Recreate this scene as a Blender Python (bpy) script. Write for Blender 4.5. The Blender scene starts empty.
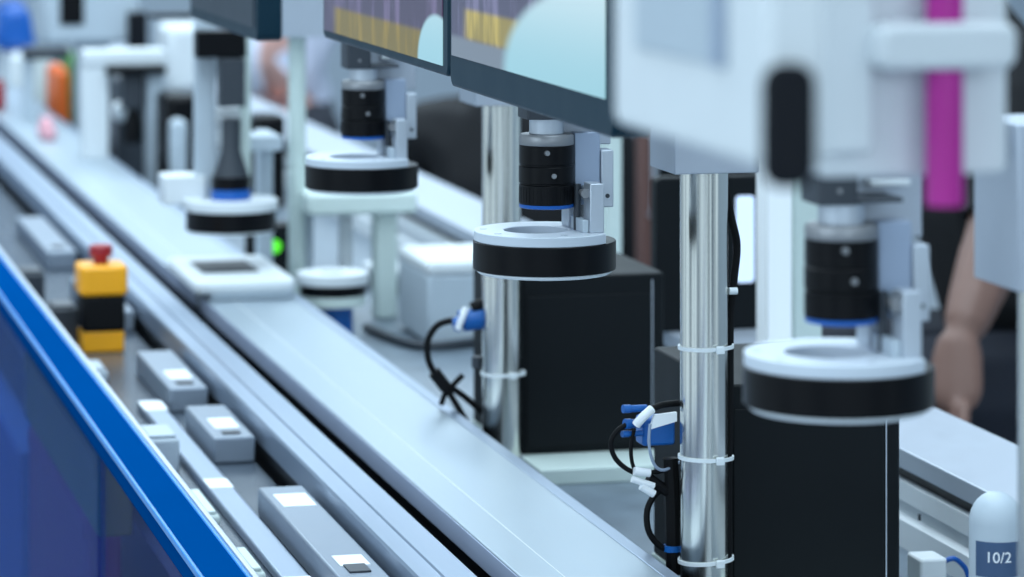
import bpy, bmesh, math, random
from mathutils import Vector, Matrix
random.seed(7)
C = bpy.context.scene.collection
PI = math.pi
# ------------------------------------------------------------------ camera model
F, VX, HY = 3400.0, -330.0, -170.0          # focal length, vanishing point of the line, horizon (photo pixels)
TH = math.atan((512 - VX) / F)
CT, ST = math.cos(TH), math.sin(TH)
ZC = 1.32
def xat(px, Y):
    q = (px - VX) * CT / F
    return q * Y * CT / (1 - q * ST)
def dep(X, Y): return X * ST + Y * CT
def yof(X, px):                              # Y of the point of the line X = const seen at px
    D = X * F / (CT * (px - VX))
    return (D - X * ST) / CT
def zat(py, D): return ZC - (py - HY) / F * D
def pos(px, py, Y):
    X = xat(px, Y)
    return Vector((X, Y, zat(py, dep(X, Y))))

# ------------------------------------------------------------------ materials
def lin(c):
    def f(v):
        v /= 255.0
        return v / 12.92 if v <= 0.04045 else ((v + 0.055) / 1.055) ** 2.4
    return (f(c[0]), f(c[1]), f(c[2]), 1)
def new_mat(name):
    m = bpy.data.materials.new(name); m.use_nodes = True
    nt = m.node_tree
    return m, nt, nt.nodes['Principled BSDF']
def mat(name, rgb, rough=0.5, metal=0.0, var=0.06, scale=40, bump=0.0, stretch=None, coat=0.0):
    m, nt, b = new_mat(name)
    tc = nt.nodes.new('ShaderNodeTexCoord')
    mp = nt.nodes.new('ShaderNodeMapping')
    if stretch: mp.inputs['Scale'].default_value = stretch
    no = nt.nodes.new('ShaderNodeTexNoise'); no.inputs['Scale'].default_value = scale; no.inputs['Detail'].default_value = 4
    cr = nt.nodes.new('ShaderNodeMix'); cr.data_type = 'RGBA'
    c = lin(rgb)
    cr.inputs['A'].default_value = tuple(min(1, x * (1 - var)) for x in c[:3]) + (1,)
    cr.inputs['B'].default_value = tuple(min(1, x * (1 + var)) for x in c[:3]) + (1,)
    nt.links.new(tc.outputs['Object'], mp.inputs['Vector'])
    nt.links.new(mp.outputs['Vector'], no.inputs['Vector'])
    nt.links.new(no.outputs['Fac'], cr.inputs['Factor'])
    nt.links.new(cr.outputs['Result'], b.inputs['Base Color'])
    mr = nt.nodes.new('ShaderNodeMapRange')
    mr.inputs['To Min'].default_value = max(0.02, rough - 0.06); mr.inputs['To Max'].default_value = min(1, rough + 0.06)
    nt.links.new(no.outputs['Fac'], mr.inputs['Value'])
    nt.links.new(mr.outputs['Result'], b.inputs['Roughness'])
    b.inputs['Metallic'].default_value = metal
    if coat: b.inputs['Coat Weight'].default_value = coat; b.inputs['Coat Roughness'].default_value = 0.15
    if bump:
        bp = nt.nodes.new('ShaderNodeBump'); bp.inputs['Strength'].default_value = bump; bp.inputs['Distance'].default_value = 0.001
        nt.links.new(no.outputs['Fac'], bp.inputs['Height']); nt.links.new(bp.outputs['Normal'], b.inputs['Normal'])
    return m
def emit(name, rgb, s):
    m, nt, b = new_mat(name)
    b.inputs['Base Color'].default_value = lin(rgb)
    b.inputs['Emission Color'].default_value = lin(rgb); b.inputs['Emission Strength'].default_value = s
    return m
M = {}
M['alu'] = mat('satin_aluminium', (186, 194, 204), 0.42, 0.6, 0.05, 60, 0.05, (1, 12, 1))
M['anod'] = mat('anodised_aluminium', (176, 184, 196), 0.38, 0.35, 0.04, 80)
M['steel'] = mat('brushed_steel_bed', (162, 175, 185), 0.38, 0.6, 0.06, 24, 0.06, (14, 1, 1))
M['rail'] = mat('rail_aluminium', (150, 164, 182), 0.36, 0.7, 0.05, 30, 0.04, (20, 1, 1))
M['chrome'] = mat('polished_pole_steel', (222, 222, 216), 0.2, 1.0, 0.05, 30, 0.03, (10, 10, 0.3))
M['white'] = mat('white_powder_coat', (214, 220, 224), 0.45, 0.0, 0.03, 50)
M['offwhite'] = mat('cream_white_plastic', (202, 216, 212), 0.5, 0.0, 0.03, 50)
M['paint'] = mat('pale_grey_paint', (176, 188, 198), 0.5, 0.0, 0.04, 50)
M['black'] = mat('black_anodised', (3, 4, 8), 0.34, 0.0, 0.15, 70)
M['blackbox'] = mat('black_sheet_steel', (12, 17, 21), 0.55, 0.0, 0.12, 18)
M['rubber'] = mat('black_rubber', (9, 10, 13), 0.6, 0.0, 0.1, 60)
M['grip'] = mat('dark_navy_rubber', (10, 14, 22), 0.45, 0.0, 0.1, 60)
M['dark'] = mat('dark_grey_metal', (52, 58, 66), 0.45, 0.2, 0.08, 60)
M['ring_grey'] = mat('lens_grey_metal', (140, 142, 146), 0.4, 0.6, 0.05, 60)
M['slate'] = mat('blue_grey_plate', (150, 164, 186), 0.42, 0.2, 0.04, 50)
M['blue'] = mat('blue_plastic', (6, 92, 170), 0.35, 0.0, 0.06, 50)
M['bluebright'] = mat('blue_enamel', (0, 84, 168), 0.35, 0.0, 0.05, 50)
M['guard'] = mat('blue_painted_flange', (0, 64, 126), 0.3, 0.0, 0.05, 12)
M['diff'] = mat('white_diffuser', (225, 232, 236), 0.5, 0.0, 0.02, 50)
M['table'] = mat('grey_mottled_bench', (104, 117, 129), 0.4, 0.1, 0.35, 30)
M['yellow'] = mat('reflection_yellow', (246, 168, 8), 0.4, 0.0, 0.05, 40)
M['red'] = mat('red_plastic', (150, 24, 34), 0.4, 0.0, 0.05, 40)
M['orange'] = mat('orange_plastic', (240, 110, 30), 0.5, 0.0, 0.05, 40)
M['green'] = mat('green_card', (70, 130, 50), 0.6, 0.0, 0.08, 40)
M['magenta'] = mat('magenta_hose', (176, 22, 140), 0.35, 0.0, 0.04, 40)
M['paper'] = mat('white_sticker', (236, 240, 244), 0.6, 0.0, 0.02, 40)
M['pink'] = mat('pink_cloth', (230, 170, 180), 0.7, 0.0, 0.06, 40)
M['brown'] = mat('brown_board', (92, 62, 56), 0.6, 0.0, 0.12, 8)
M['floor'] = mat('grey_floor', (150, 158, 166), 0.4, 0.0, 0.06, 3)
M['wall'] = mat('pale_wall', (188, 200, 212), 0.8, 0.0, 0.03, 2)
M['skin_pale'] = mat('pale_skin', (226, 176, 164), 0.55, 0.0, 0.06, 20)
M['skin'] = mat('skin', (118, 88, 78), 0.55, 0.0, 0.06, 20)
M['cloth_black'] = mat('black_cloth', (12, 13, 18), 0.85, 0.0, 0.2, 60)
M['cloth_navy'] = mat('navy_cloth', (16, 22, 36), 0.85, 0.0, 0.2, 60)
M['cloth_pale'] = mat('pale_blue_cloth', (200, 206, 224), 0.85, 0.0, 0.05, 60)
M['hair'] = mat('black_hair', (18, 15, 15), 0.5, 0.0, 0.2, 80)
M['shoe'] = mat('black_shoe', (16, 16, 18), 0.4, 0.0, 0.1, 40)
M['carrier'] = mat('grey_carrier', (128, 139, 153), 0.4, 0.2, 0.08, 40)
for k_ in ('black', 'blackbox', 'rubber', 'grip'): M[k_].node_tree.nodes['Principled BSDF'].inputs['Specular IOR Level'].default_value = .17
M['blackbox'].node_tree.nodes['Principled BSDF'].inputs['Specular IOR Level'].default_value = .18
M['platewhite'] = mat('matt_white_plate', (196, 205, 215), 0.45, 0.0, 0.03, 50)
M['brightwhite'] = mat('bright_white_coat', (248, 251, 253), 0.4, 0.0, 0.01, 50)
M['lamp'] = emit('lamp_diffuser', (225, 240, 255), 5.0)
M['led'] = emit('green_led', (84, 214, 40), .9)
M['whitescreen'] = emit('lit_white_screen', (190, 208, 235), 0.8)
M['purple'] = mat('purple_crate', (150, 40, 120), 0.6, 0.0, 0.1, 20)
M['redcrate'] = mat('dark_red_crate', (200, 36, 60), 0.6, 0.0, 0.1, 20)
M['bluecrate'] = mat('blue_crate', (40, 110, 180), 0.6, 0.0, 0.1, 20)
M['olive'] = mat('olive_crate', (110, 120, 60), 0.6, 0.0, 0.1, 20)

def acrylic(name, rgb, tint, clear):
    m = mat(name, rgb, .3, 0, .08, 5)
    nt = m.node_tree; b = nt.nodes['Principled BSDF']; b.inputs['Specular IOR Level'].default_value = .08
    tr = nt.nodes.new('ShaderNodeBsdfTransparent'); tr.inputs['Color'].default_value = lin(tint)
    mx = nt.nodes.new('ShaderNodeMixShader'); mx.inputs[0].default_value = clear
    out = nt.nodes['Material Output']
    nt.links.new(b.outputs[0], mx.inputs[1]); nt.links.new(tr.outputs[0], mx.inputs[2]); nt.links.new(mx.outputs[0], out.inputs['Surface'])
    return m
M['acrylic'] = acrylic('blue_acrylic', (0, 60, 130), (228, 226, 246), .84)
M['acrylic_deep'] = acrylic('deep_blue_acrylic', (0, 70, 145), (205, 222, 246), .76)
M['guard'].node_tree.nodes['Principled BSDF'].inputs['Specular IOR Level'].default_value = 0
M['bead'] = mat('light_blue_bead', (30, 128, 205), .35, 0, .05, 20)
M['edge'] = mat('pale_edge_face', (168, 180, 204), .4, .1, .04, 20)
M['trough'] = mat('dark_trough_floor', (74, 84, 96), .25, .2, .15, 20)

def screen_mat(name, band_lo, band_hi, blob, base=(78, 74, 98), pale=(120, 116, 150), band=((150, 136, 60), (196, 178, 84))):
    """a lit display: purple field with pale columns, a yellow band low down, a painted pale cyan rounded reflection at the near end"""
    m = bpy.data.materials.new(name); m.use_nodes = True
    nt = m.node_tree; N = nt.nodes; L = nt.links
    b = N['Principled BSDF']
    tc = N.new('ShaderNodeTexCoord'); sp = N.new('ShaderNodeSeparateXYZ'); L.new(tc.outputs['Generated'], sp.inputs[0])
    def math_(op, a, bb=None, clamp=False):
        n = N.new('ShaderNodeMath'); n.operation = op; n.use_clamp = clamp
        for i, v in enumerate((a, bb)):
            if v is None: continue
            if isinstance(v, (int, float)): n.inputs[i].default_value = v
            else: L.new(v, n.inputs[i])
        return n.outputs[0]
    def smooth(v, lo, hi):
        n = N.new('ShaderNodeMapRange'); n.interpolation_type = 'SMOOTHSTEP'
        n.inputs['From Min'].default_value = lo; n.inputs['From Max'].default_value = hi
        L.new(v, n.inputs['Value']); return n.outputs['Result']
    y, z = sp.outputs['Y'], sp.outputs['Z']
    no = N.new('ShaderNodeTexNoise'); no.inputs['Scale'].default_value = 9; no.inputs['Detail'].default_value = 3
    mp = N.new('ShaderNodeMapping'); mp.inputs['Scale'].default_value = (1, 1.6, 0.25)
    L.new(tc.outputs['Generated'], mp.inputs['Vector']); L.new(mp.outputs['Vector'], no.inputs['Vector'])
    streak = smooth(no.outputs['Fac'], .48, .7)
    def mix(f, a, c):
        n = N.new('ShaderNodeMix'); n.data_type = 'RGBA'
        if isinstance(f, (int, float)): n.inputs['Factor'].default_value = f
        else: L.new(f, n.inputs['Factor'])
        for k, v in (('A', a), ('B', c)):
            if isinstance(v, tuple): n.inputs[k].default_value = v
            else: L.new(v, n.inputs[k])
        return n.outputs['Result']
    col = mix(streak, lin(base), lin(pale))
    inb = math_('MULTIPLY', smooth(z, band_lo - .012, band_lo + .012), math_('SUBTRACT', 1.0, smooth(z, band_hi - .012, band_hi + .012)))
    iny = math_('SUBTRACT', 1.0, smooth(y, .86, .93))
    low = math_('SUBTRACT', 1.0, smooth(z, band_lo - .012, band_lo + .012))
    col = mix(low, col, lin((120, 132, 146)))
    col = mix(math_('MULTIPLY', inb, iny), col, mix(streak, lin(band[0]), lin(band[1])))
    # pale cyan reflection painted into the emission: distance in the (y, z) plane
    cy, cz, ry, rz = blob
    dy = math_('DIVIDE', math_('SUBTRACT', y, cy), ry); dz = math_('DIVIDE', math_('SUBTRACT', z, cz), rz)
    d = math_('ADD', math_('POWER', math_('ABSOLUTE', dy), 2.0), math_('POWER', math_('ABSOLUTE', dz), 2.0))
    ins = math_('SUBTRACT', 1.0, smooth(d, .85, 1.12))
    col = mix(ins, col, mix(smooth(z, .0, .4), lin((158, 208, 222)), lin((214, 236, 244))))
    b.inputs['Base Color'].default_value = (.01, .012, .016, 1); b.inputs['Roughness'].default_value = .18
    b.inputs['Specular IOR Level'].default_value = .3
    L.new(col, b.inputs['Emission Color']); b.inputs['Emission Strength'].default_value = .85
    return m

# ------------------------------------------------------------------ mesh helpers
def B(): return bmesh.new()
def box(bm, x0, x1, y0, y1, z0, z1):
    vs = [bm.verts.new((x, y, z)) for z in (z0, z1) for x, y in ((x0, y0), (x1, y0), (x1, y1), (x0, y1))]
    for f in ((3, 2, 1, 0), (4, 5, 6, 7), (0, 1, 5, 4), (1, 2, 6, 5), (2, 3, 7, 6), (3, 0, 4, 7)):
        bm.faces.new([vs[i] for i in f])
    return bm
def lathe(bm, prof, n=48, c=(0, 0, 0), axis='z', closed=False):
    """prof: list of (r, h); r = 0 makes a pole"""
    rings = []
    for r, h in prof:
        if r <= 1e-9: rings.append([bm.verts.new((0, 0, h))])
        else: rings.append([bm.verts.new((r * math.cos(2 * PI * i / n), r * math.sin(2 * PI * i / n), h)) for i in range(n)])
    seq = list(zip(rings, rings[1:]))
    if closed: seq.append((rings[-1], rings[0]))
    for a, b in seq:
        for i in range(n):
            j = (i + 1) % n
            if len(a) == 1 and len(b) == 1: continue
            if len(a) == 1: bm.faces.new((a[0], b[j], b[i]))
            elif len(b) == 1: bm.faces.new((a[i], a[j], b[0]))
            else: bm.faces.new((a[i], a[j], b[j], b[i]))
    R = {'z': Matrix.Identity(4), 'x': Matrix.Rotation(PI / 2, 4, 'Y'), 'y': Matrix.Rotation(-PI / 2, 4, 'X')}[axis]
    vs = [v for r in rings for v in r]
    for v in vs: v.co = R @ v.co + Vector(c)
    return bm
def cyl(bm, r, z0, z1, c=(0, 0, 0), axis='z', n=32):
    return lathe(bm, [(0, z0), (r, z0), (r, z1), (0, z1)], n, c, axis)
def prism(bm, pts, z0, z1, plane='xy', off=(0, 0, 0)):
    def m3(a, b, h):
        return {'xy': (a, b, h), 'xz': (a, h, b), 'yz': (h, a, b)}[plane]
    lo = [bm.verts.new(Vector(m3(a, b, z0)) + Vector(off)) for a, b in pts]
    hi = [bm.verts.new(Vector(m3(a, b, z1)) + Vector(off)) for a, b in pts]
    bm.faces.new(lo[::-1]); bm.faces.new(hi)
    n = len(pts)
    for i in range(n): bm.faces.new((lo[i], lo[(i + 1) % n], hi[(i + 1) % n], hi[i]))
    return bm
def rrect(x0, x1, y0, y1, r, n=6):
    pts = []
    for cx, cy, a0 in ((x1 - r, y1 - r, 0), (x0 + r, y1 - r, PI / 2), (x0 + r, y0 + r, PI), (x1 - r, y0 + r, 1.5 * PI)):
        for i in range(n + 1):
            a = a0 + PI / 2 * i / n
            pts.append((cx + r * math.cos(a), cy + r * math.sin(a)))
    return pts
def smooth_path(pts, sub=8):
    P = [Vector(p) for p in pts]; out = []
    for i in range(len(P) - 1):
        p0 = P[max(i - 1, 0)]; p1 = P[i]; p2 = P[i + 1]; p3 = P[min(i + 2, len(P) - 1)]
        for k in range(sub):
            t = k / sub
            out.append(.5 * ((2 * p1) + (p2 - p0) * t + (2 * p0 - 5 * p1 + 4 * p2 - p3) * t * t + (3 * p1 - p0 - 3 * p2 + p3) * t ** 3))
    out.append(P[-1]); return out
def tube(bm, pts, r, n=10, sub=8):
    path = smooth_path(pts, sub) if len(pts) > 2 else [Vector(p) for p in pts]
    prev = None; rings = []
    for i, p in enumerate(path):
        t = (path[min(i + 1, len(path) - 1)] - path[max(i - 1, 0)]).normalized()
        if prev is None:
            a = Vector((0, 0, 1)) if abs(t.z) < .9 else Vector((1, 0, 0))
            u = t.cross(a).normalized()
        else: u = (prev - t * prev.dot(t)).normalized()
        prev = u; v = t.cross(u)
        rr = r(i / (len(path) - 1)) if callable(r) else r
        rings.append([bm.verts.new(p + rr * (u * math.cos(2 * PI * k / n) + v * math.sin(2 * PI * k / n))) for k in range(n)])
    for a, b in zip(rings, rings[1:]):
        for k in range(n): bm.faces.new((a[k], a[(k + 1) % n], b[(k + 1) % n], b[k]))
    bm.faces.new(rings[0][::-1]); bm.faces.new(rings[-1])
    return bm
def obj(name, bm, m, parent=None, bevel=0.0, seg=2, loc=None, smooth=True):
    bmesh.ops.recalc_face_normals(bm, faces=bm.faces)
    me = bpy.data.meshes.new(name); bm.to_mesh(me); bm.free()
    o = bpy.data.objects.new(name, me); C.objects.link(o)
    me.materials.append(M[m] if isinstance(m, str) else m)
    if smooth:
        me.polygons.foreach_set('use_smooth', [True] * len(me.polygons))
        me.set_sharp_from_angle(angle=math.radians(35))
    if bevel:
        md = o.modifiers.new('bevel', 'BEVEL'); md.width = bevel; md.segments = seg; md.limit_method = 'ANGLE'; md.angle_limit = math.radians(40)
        md.harden_normals = False
    if parent is not None: o.parent = parent
    if loc is not None: o.location = loc
    return o
def tag(o, label, cat, group=None):
    o['label'] = label; o['category'] = cat
    if group: o['group'] = group
    return o
def thing(name, label, cat, loc=(0, 0, 0), group=None):
    o = bpy.data.objects.new(name, None); C.objects.link(o)
    o.empty_display_size = .05; o.location = loc
    return tag(o, label, cat, group)
def struct(name, bm, m, bevel=0.0, parent=None):
    o = obj(name, bm, m, parent, bevel)
    if parent is None: o['kind'] = 'structure'
    return o
def dup(root, loc, label, group=None):
    r = root.copy(); C.objects.link(r); r.location = loc; r['label'] = label
    if group: r['group'] = group
    for ch in list(root.children):
        c = ch.copy(); C.objects.link(c); c.parent = r
        for g in list(ch.children):
            d = g.copy(); C.objects.link(d); d.parent = c
    return r

TABLE, BED, BED2 = ZC - .58, ZC - .52, ZC - .50
# ------------------------------------------------------------------ setting
struct('floor', box(B(), -3, 8, -2, 16, -.05, 0), 'floor')
struct('wall_back', box(B(), -6, 8, 14, 14.1, 0, 3.2), 'wall')
struct('wall_right', box(B(), 6.5, 6.6, -2, 14, 0, 3.2), 'wall')

# workbench
wb = thing('workbench', 'long grey mottled workbench under the conveyors', 'workbench', (.8, 4.5, 0))
obj('bench_top', box(B(), -.398, .30, -3.2, 5.2, TABLE - .04, TABLE), 'table', wb, .003)
obj('skirt_panel', box(B(), -.10, .29, -3.15, 5.15, .02, TABLE - .04), 'paint', wb)
obj('lower_shelf', box(B(), -.395, -.10, -3.15, 5.15, .40, .42), 'paint', wb)
obj('trough_floor', box(B(), -.398, -.3005, -3.2, 5.2, TABLE + .0002, TABLE + .025), 'trough', wb, .001)
for ly in (-3.1, -1.2, .7, 2.6, 5.05):
    obj('leg', box(B(), -.39, -.34, ly, ly + .05, 0, .40), 'alu', wb, .002)

# ------------------------------------------------------------------ conveyors
XB0, XB1 = .575, .684
def bed(name, label, y0, y1):
    t = thing(name, label, 'conveyor bed', ((XB0 + XB1) / 2, y0, TABLE), 'steel beds of the inspection conveyor')
    w = (XB1 - XB0) / 2; L = y1 - y0; h = BED - TABLE
    obj('bed_plate', box(B(), -w, w - .012, 0, L, h - .018, h), 'steel', t, .0012)
    obj('edge_strip', box(B(), w - .0115, w, 0, L, h - .018, h - .0006), 'rail', t, .001)
    obj('side_face', box(B(), -w - .0008, -w - .0001, 0, L, h - .018, h - .0014), 'edge', t, .0002)
    obj('bed_body', box(B(), -w + .004, w - .002, .004, L, 0, h - .018), 'black', t)
    g = B(); box(g, -w + .029, -w + .0298, .001, L, h, h + .0003); obj('scribe_line', g, 'white', t)
    return t
bed('conveyor_bed', 'long bare steel conveyor bed running from the white tray towards the front', 1.2, 3.77)
bed('conveyor_bed', 'pale far conveyor bed leading away behind the white tray', 3.80, 9.5)

gr = thing('guide_rail', 'long ribbed aluminium guide rail left of the steel bed, past a black gap', 'rail', (.524, 1.2, TABLE))
h = BED - TABLE
obj('rail_profile', prism(B(), [(-.019, h - .022), (-.019, h - .002), (-.0175, h), (-.005, h), (-.004, h - .0015), (-.001, h - .0015), (.000, h),
                                 (.0215, h), (.023, h - .0015), (.023, h - .022)], 0, 8.3, 'xz'), 'rail', gr)
obj('rail_body', box(B(), -.017, .02, 0, 8.3, 0, h - .022), 'black', gr)
obj('black_gap_strip', box(B(), .0235, .05, 0, 8.3, 0, h - .06), 'black', gr)

# second conveyor on the far side of the bench
t = thing('rear_conveyor', 'broad white conveyor on the far side of the bench behind the black controllers', 'conveyor', (.966, 1.3, TABLE))
h2 = BED2 - TABLE
obj('top_plate', box(B(), 0, .098, 0, 7.5, h2 - .016, h2), 'anod', t, .001)
obj('shadow_gap', box(B(), .009, .090, .005, 7.495, h2 - .027, h2 - .016), 'black', t)
obj('side_profile', prism(B(), [(.001, 0), (.001, .022), (.006, .026), (.006, h2 - .045), (.001, h2 - .042), (.001, h2 - .027), (.094, h2 - .027), (.094, 0)], 0, 7.5, 'xz'), 'white', t)
for k in range(14):
    obj('cover_joint', box(B(), -.0006, .001, .25 + .5 * k, .2525 + .5 * k, .03, h2 - .045), 'dark', t)

# ------------------------------------------------------------------ blue guard at the front left
t = thing('blue_guard', 'long glossy blue guard along the front of the conveyor with a silver lip', 'guard', (.37, .9, 0))
gz = ZC - .50
obj('flange', box(B(), -.025, .008, 0, 8.0, gz - .02, gz), 'guard', t, .003)
for x0_, x1_ in ((-.0262, -.0232), (.0045, .0078)):
    obj('edge_bead', box(B(), x0_, x1_, 0, 8.0, gz - .004, gz + .0012), 'bead', t, .001)
obj('lip', box(B(), .008, .0125, 0, 8.0, gz - .03, gz + .0015), 'alu', t, .001)
yj = yof(.346, 100) - .9
obj('side_panel', box(B(), -.024, -.019, 0, yj - .002, .44, gz - .02), 'acrylic', t)
obj('side_panel', box(B(), -.026, -.019, yj + .002, 8.0, .44, gz - .02), 'acrylic_deep', t)
obj('bottom_beam', box(B(), -.025, .0, 0, 8.0, 0, .44), 'guard', t, .003)
# crates seen through the blue acrylic
def crate(px, Y, w, d, z0, hh, m, lab):
    X = xat(px, Y)
    t = thing('crate', lab, 'crate', (X, Y, z0), 'crates behind the blue guard')
    b = B(); prism(b, rrect(-w / 2, w / 2, -d / 2, d / 2, .012), 0, hh); obj('crate_body', b, m, t, .003)
    b = B(); 
    for s in (-1, 1): box(b, s * (w / 2 + .002) - .004, s * (w / 2 + .002) + .004, -d * .42, d * .42, hh - .02, hh - .004)
    obj('rim', b, m, t, .001)
    return t
def thin_crate(name, pl, pr, z0, z1, m, lab):
    y0, y1 = yof(.36, pr), yof(.36, pl)
    t = thing(name, lab, 'crate', (.3765, (y0 + y1) / 2, z0), 'crates behind the blue guard')
    L = (y1 - y0) / 2
    obj('crate_body', prism(B(), rrect(-.0155, .0155, -L, L, .004), 0, z1 - z0), m, t, .002)
    obj('rim', box(B(), -.0175, -.0155, -L + .01, L - .01, z1 - z0 - .02, z1 - z0 - .004), m, t, .0006)
for pl, pr, z0, z1, m, lab in [(28, 86, .42, .705, 'purple', 'purple crate showing through the deep blue side panel'), (24, 97, .7052, .775, 'olive', 'olive green crate on top of the purple crate behind the blue guard'),
                               (104, 158, .42, .66, 'redcrate', 'dark red crate showing through the blue panel nearest the front'), (-40, 20, .42, .66, 'bluecrate', 'blue crate at the left end behind the blue guard')]:
    thin_crate('crate', pl, pr, z0, z1, m, lab)

# ------------------------------------------------------------------ items in the trough between guard and rail
TF = TABLE + .0252
t = obj('trough_bar', box(B(), .434, .456, 1.4, 3.25, TF, TF + .008), 'rail', None, .002); tag(t, 'narrow pale bar lying in the trough left of the guide rail', 'bar')
spots = [(2.36, 2.72, 'long grey carrier block with two white stickers in the trough'),
         (2.95, 3.12, 'short grey carrier block in mid trough next to the rail'), (3.22, 3.46, 'grey carrier block in the trough just before the emergency stop'),
         (3.75, 4.05, 'grey carrier block in the trough past the emergency stop'), (4.3, 4.7, 'farthest grey carrier block in the trough')]
for y0, y1, lab in spots:
    t = thing('carrier_block', lab, 'carrier', (.480, y0, TF), 'carrier blocks in the trough')
    obj('block_body', box(B(), -.0185, .0185, 0, y1 - y0, 0, .023), 'carrier', t, .002)
    obj('clamp_slot', box(B(), -.008, .008, (y1 - y0) * .08, (y1 - y0) * .15, .023, .0245), 'dark', t, .0005)
TOPC = TF + .023
for Y, w, l, lab in [(2.43, .022, .035, 'small white sticker near the front of the long carrier block'), (2.66, .026, .05, 'larger white sticker at the far end of the long carrier block'),
                     (3.30, .022, .05, 'white sticker on the grey carrier in front of the emergency stop'),
                     (3.02, .022, .05, 'white sticker on the short carrier block in mid trough')]:
    t = obj('sticker', box(B(), -w / 2, w / 2, -l / 2, l / 2, 0, .0006), 'paper', None, 0, loc=(.481, Y, TOPC)); tag(t, lab, 'sticker', 'white stickers in the trough')
for px, py, w, l, lab in [(228, 440, .02, .04, 'square white sticker on the narrow trough bar'), (163, 386, .022, .05, 'white sticker farther along the narrow trough bar'),
                          (310, 546, .02, .03, 'white sticker at the near end of the narrow trough bar')]:
    zt = TF + .008; X = .445; Y = yof(X, px - 10)
    t = obj('sticker', box(B(), -w / 2, w / 2, -l / 2, l / 2, 0, .0006), 'paper', None, 0, loc=(X, Y, zt)); tag(t, lab, 'sticker', 'white stickers in the trough')
# emergency stop
X = .447
t = thing('emergency_stop', 'emergency stop box with a red mushroom button, yellow slab imitating the reflection below', 'emergency stop', (X, yof(X, 101), TF))
obj('yellow_reflection', box(B(), -.022, .022, -.024, .024, 0, .022), 'yellow', t, .002)  # solid yellow slab imitating the reflection in the polished surface below
obj('black_body', box(B(), -.023, .023, -.026, .026, .022, .060), 'rubber', t, .004)
obj('yellow_cover', prism(B(), rrect(-.0255, .0255, -.028, .028, .006), .060, .092), 'yellow', t, .004)
lm = lathe(B(), [(0, .092), (.008, .092), (.008, .098), (.0125, .101), (.0125, .110), (.010, .112), (0, .1125)], 24); obj('mushroom_button', lm, 'red', t)
rr = random.Random(3)
for i, (px, y_, m, lab, sz) in enumerate([(30, 5.2, 'dark', 'dark sensor block at the far end of the trough', (.03, .05, .035)), (62, 4.55, 'dark', 'dark sensor block in the trough behind the emergency stop', (.03, .05, .04)),
                            (90, 3.95, 'paint', 'grey junction box between the guard and the emergency stop', (.03, .06, .012)), (150, 2.95, 'paint', 'grey junction box in front of the emergency stop', (.03, .06, .03)),
                            (195, 2.55, 'offwhite', 'cream junction box by the silver lip of the guard', (.026, .10, .010)), (240, 2.2, 'offwhite', 'low cream junction box nearest the front of the trough', (.026, .08, .010))]):
    X = .412; y_ = yof(X, px)
    if i in (3,): y_ -= .05
    w, l, hh = sz
    t = thing('sensor_block' if m == 'dark' else 'junction_box', lab, 'box', (X, y_, TF))
    obj('housing', box(B(), -w / 2, w / 2, -l / 2, l / 2, 0, hh), m, t, .003)
    obj('lid', box(B(), -w / 2 + .003, w / 2 - .003, -l / 2 + .003, l / 2 - .003, hh, hh + .003), m, t, .001)

# ------------------------------------------------------------------ inspection stations
RX = .593
def ring_light(label, Y, zbot):
    t = thing('ring_light', label, 'ring light', (RX, Y, zbot), 'ring lights over the inspection conveyor')
    hs = .0215
    obj('ring_housing', lathe(B(), [(.027, .002), (.0495, .002), (.05, .0025), (.05, hs), (.0495, hs + .0005), (.027, hs + .0005)], 96, closed=True), 'black', t)
    obj('diffuser', lathe(B(), [(.028, -.0008), (.046, -.0008), (.0475, .0005), (.0475, .0022), (.028, .0022)], 96, closed=True), 'diff', t)
    # white top plate, cut flat on the bracket side, with a round hole
    b = B(); n = 96; z0, z1 = hs + .0006, hs + .0076
    lo_o, hi_o, lo_i, hi_i = [], [], [], []
    for i in range(n):
        a = 2 * PI * i / n; c, s = math.cos(a), math.sin(a)
        R = .0495 if c * .0495 < .0350 else .0350 / c
        r = .0225
        lo_o.append(b.verts.new((R * c, R * s, z0))); hi_o.append(b.verts.new((R * c, R * s, z1)))
        lo_i.append(b.verts.new((-.006 + r * c, r * s, z0))); hi_i.append(b.verts.new((-.006 + r * c, r * s, z1)))
    for i in range(n):
        j = (i + 1) % n
        for q in ((lo_o[i], lo_o[j], hi_o[j], hi_o[i]), (hi_o[i], hi_o[j], hi_i[j], hi_i[i]), (hi_i[i], hi_i[j], lo_i[j], lo_i[i]), (lo_i[i], lo_i[j], lo_o[j], lo_o[i])):
            b.faces.new(q)
    tp = obj('top_plate', b, 'platewhite', t, .0006)
    for px_, py_ in ((-.038, -.018), (-.041, .012), (.004, -.039)):
        obj('plate_screw', cyl(B(), .0025, z1 - .0003, z1 + .0004, (px_, py_, 0), n=16), 'alu', tp)
    # upright bracket standing on the plate and its foot
    up = obj('upright_bracket', prism(B(), [(.0245, z1), (.0350, z1), (.0350, z1 + .034), (.0250, z1 + .034), (.0250, z1 + .012)], -.03, -.012, 'xz'), 'alu', t, .0006)
    obj('inner_upright', box(B(), .019, .0265, .006, .026, z1, z1 + .022), 'alu', t, .0006)
    obj('cross_web', box(B(), .0200, .0245, -.028, .004, z1, z1 + .009), 'paint', t, .0005)
    b = B(); cyl(b, .0026, z1, z1 + .032, (.0215, -.008, 0), n=20); obj('guide_pin', b, 'dark', t)
    b = B(); lathe(b, [(0, 0), (.0032, 0), (.0034, .0008), (.0034, .003), (.002, .0035), (.002, .012), (0, .012)], 20, (.0228, -.026, z1 + .027), 'y'); obj('thumb_screw', b, 'ring_grey', t)
    return t
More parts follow.
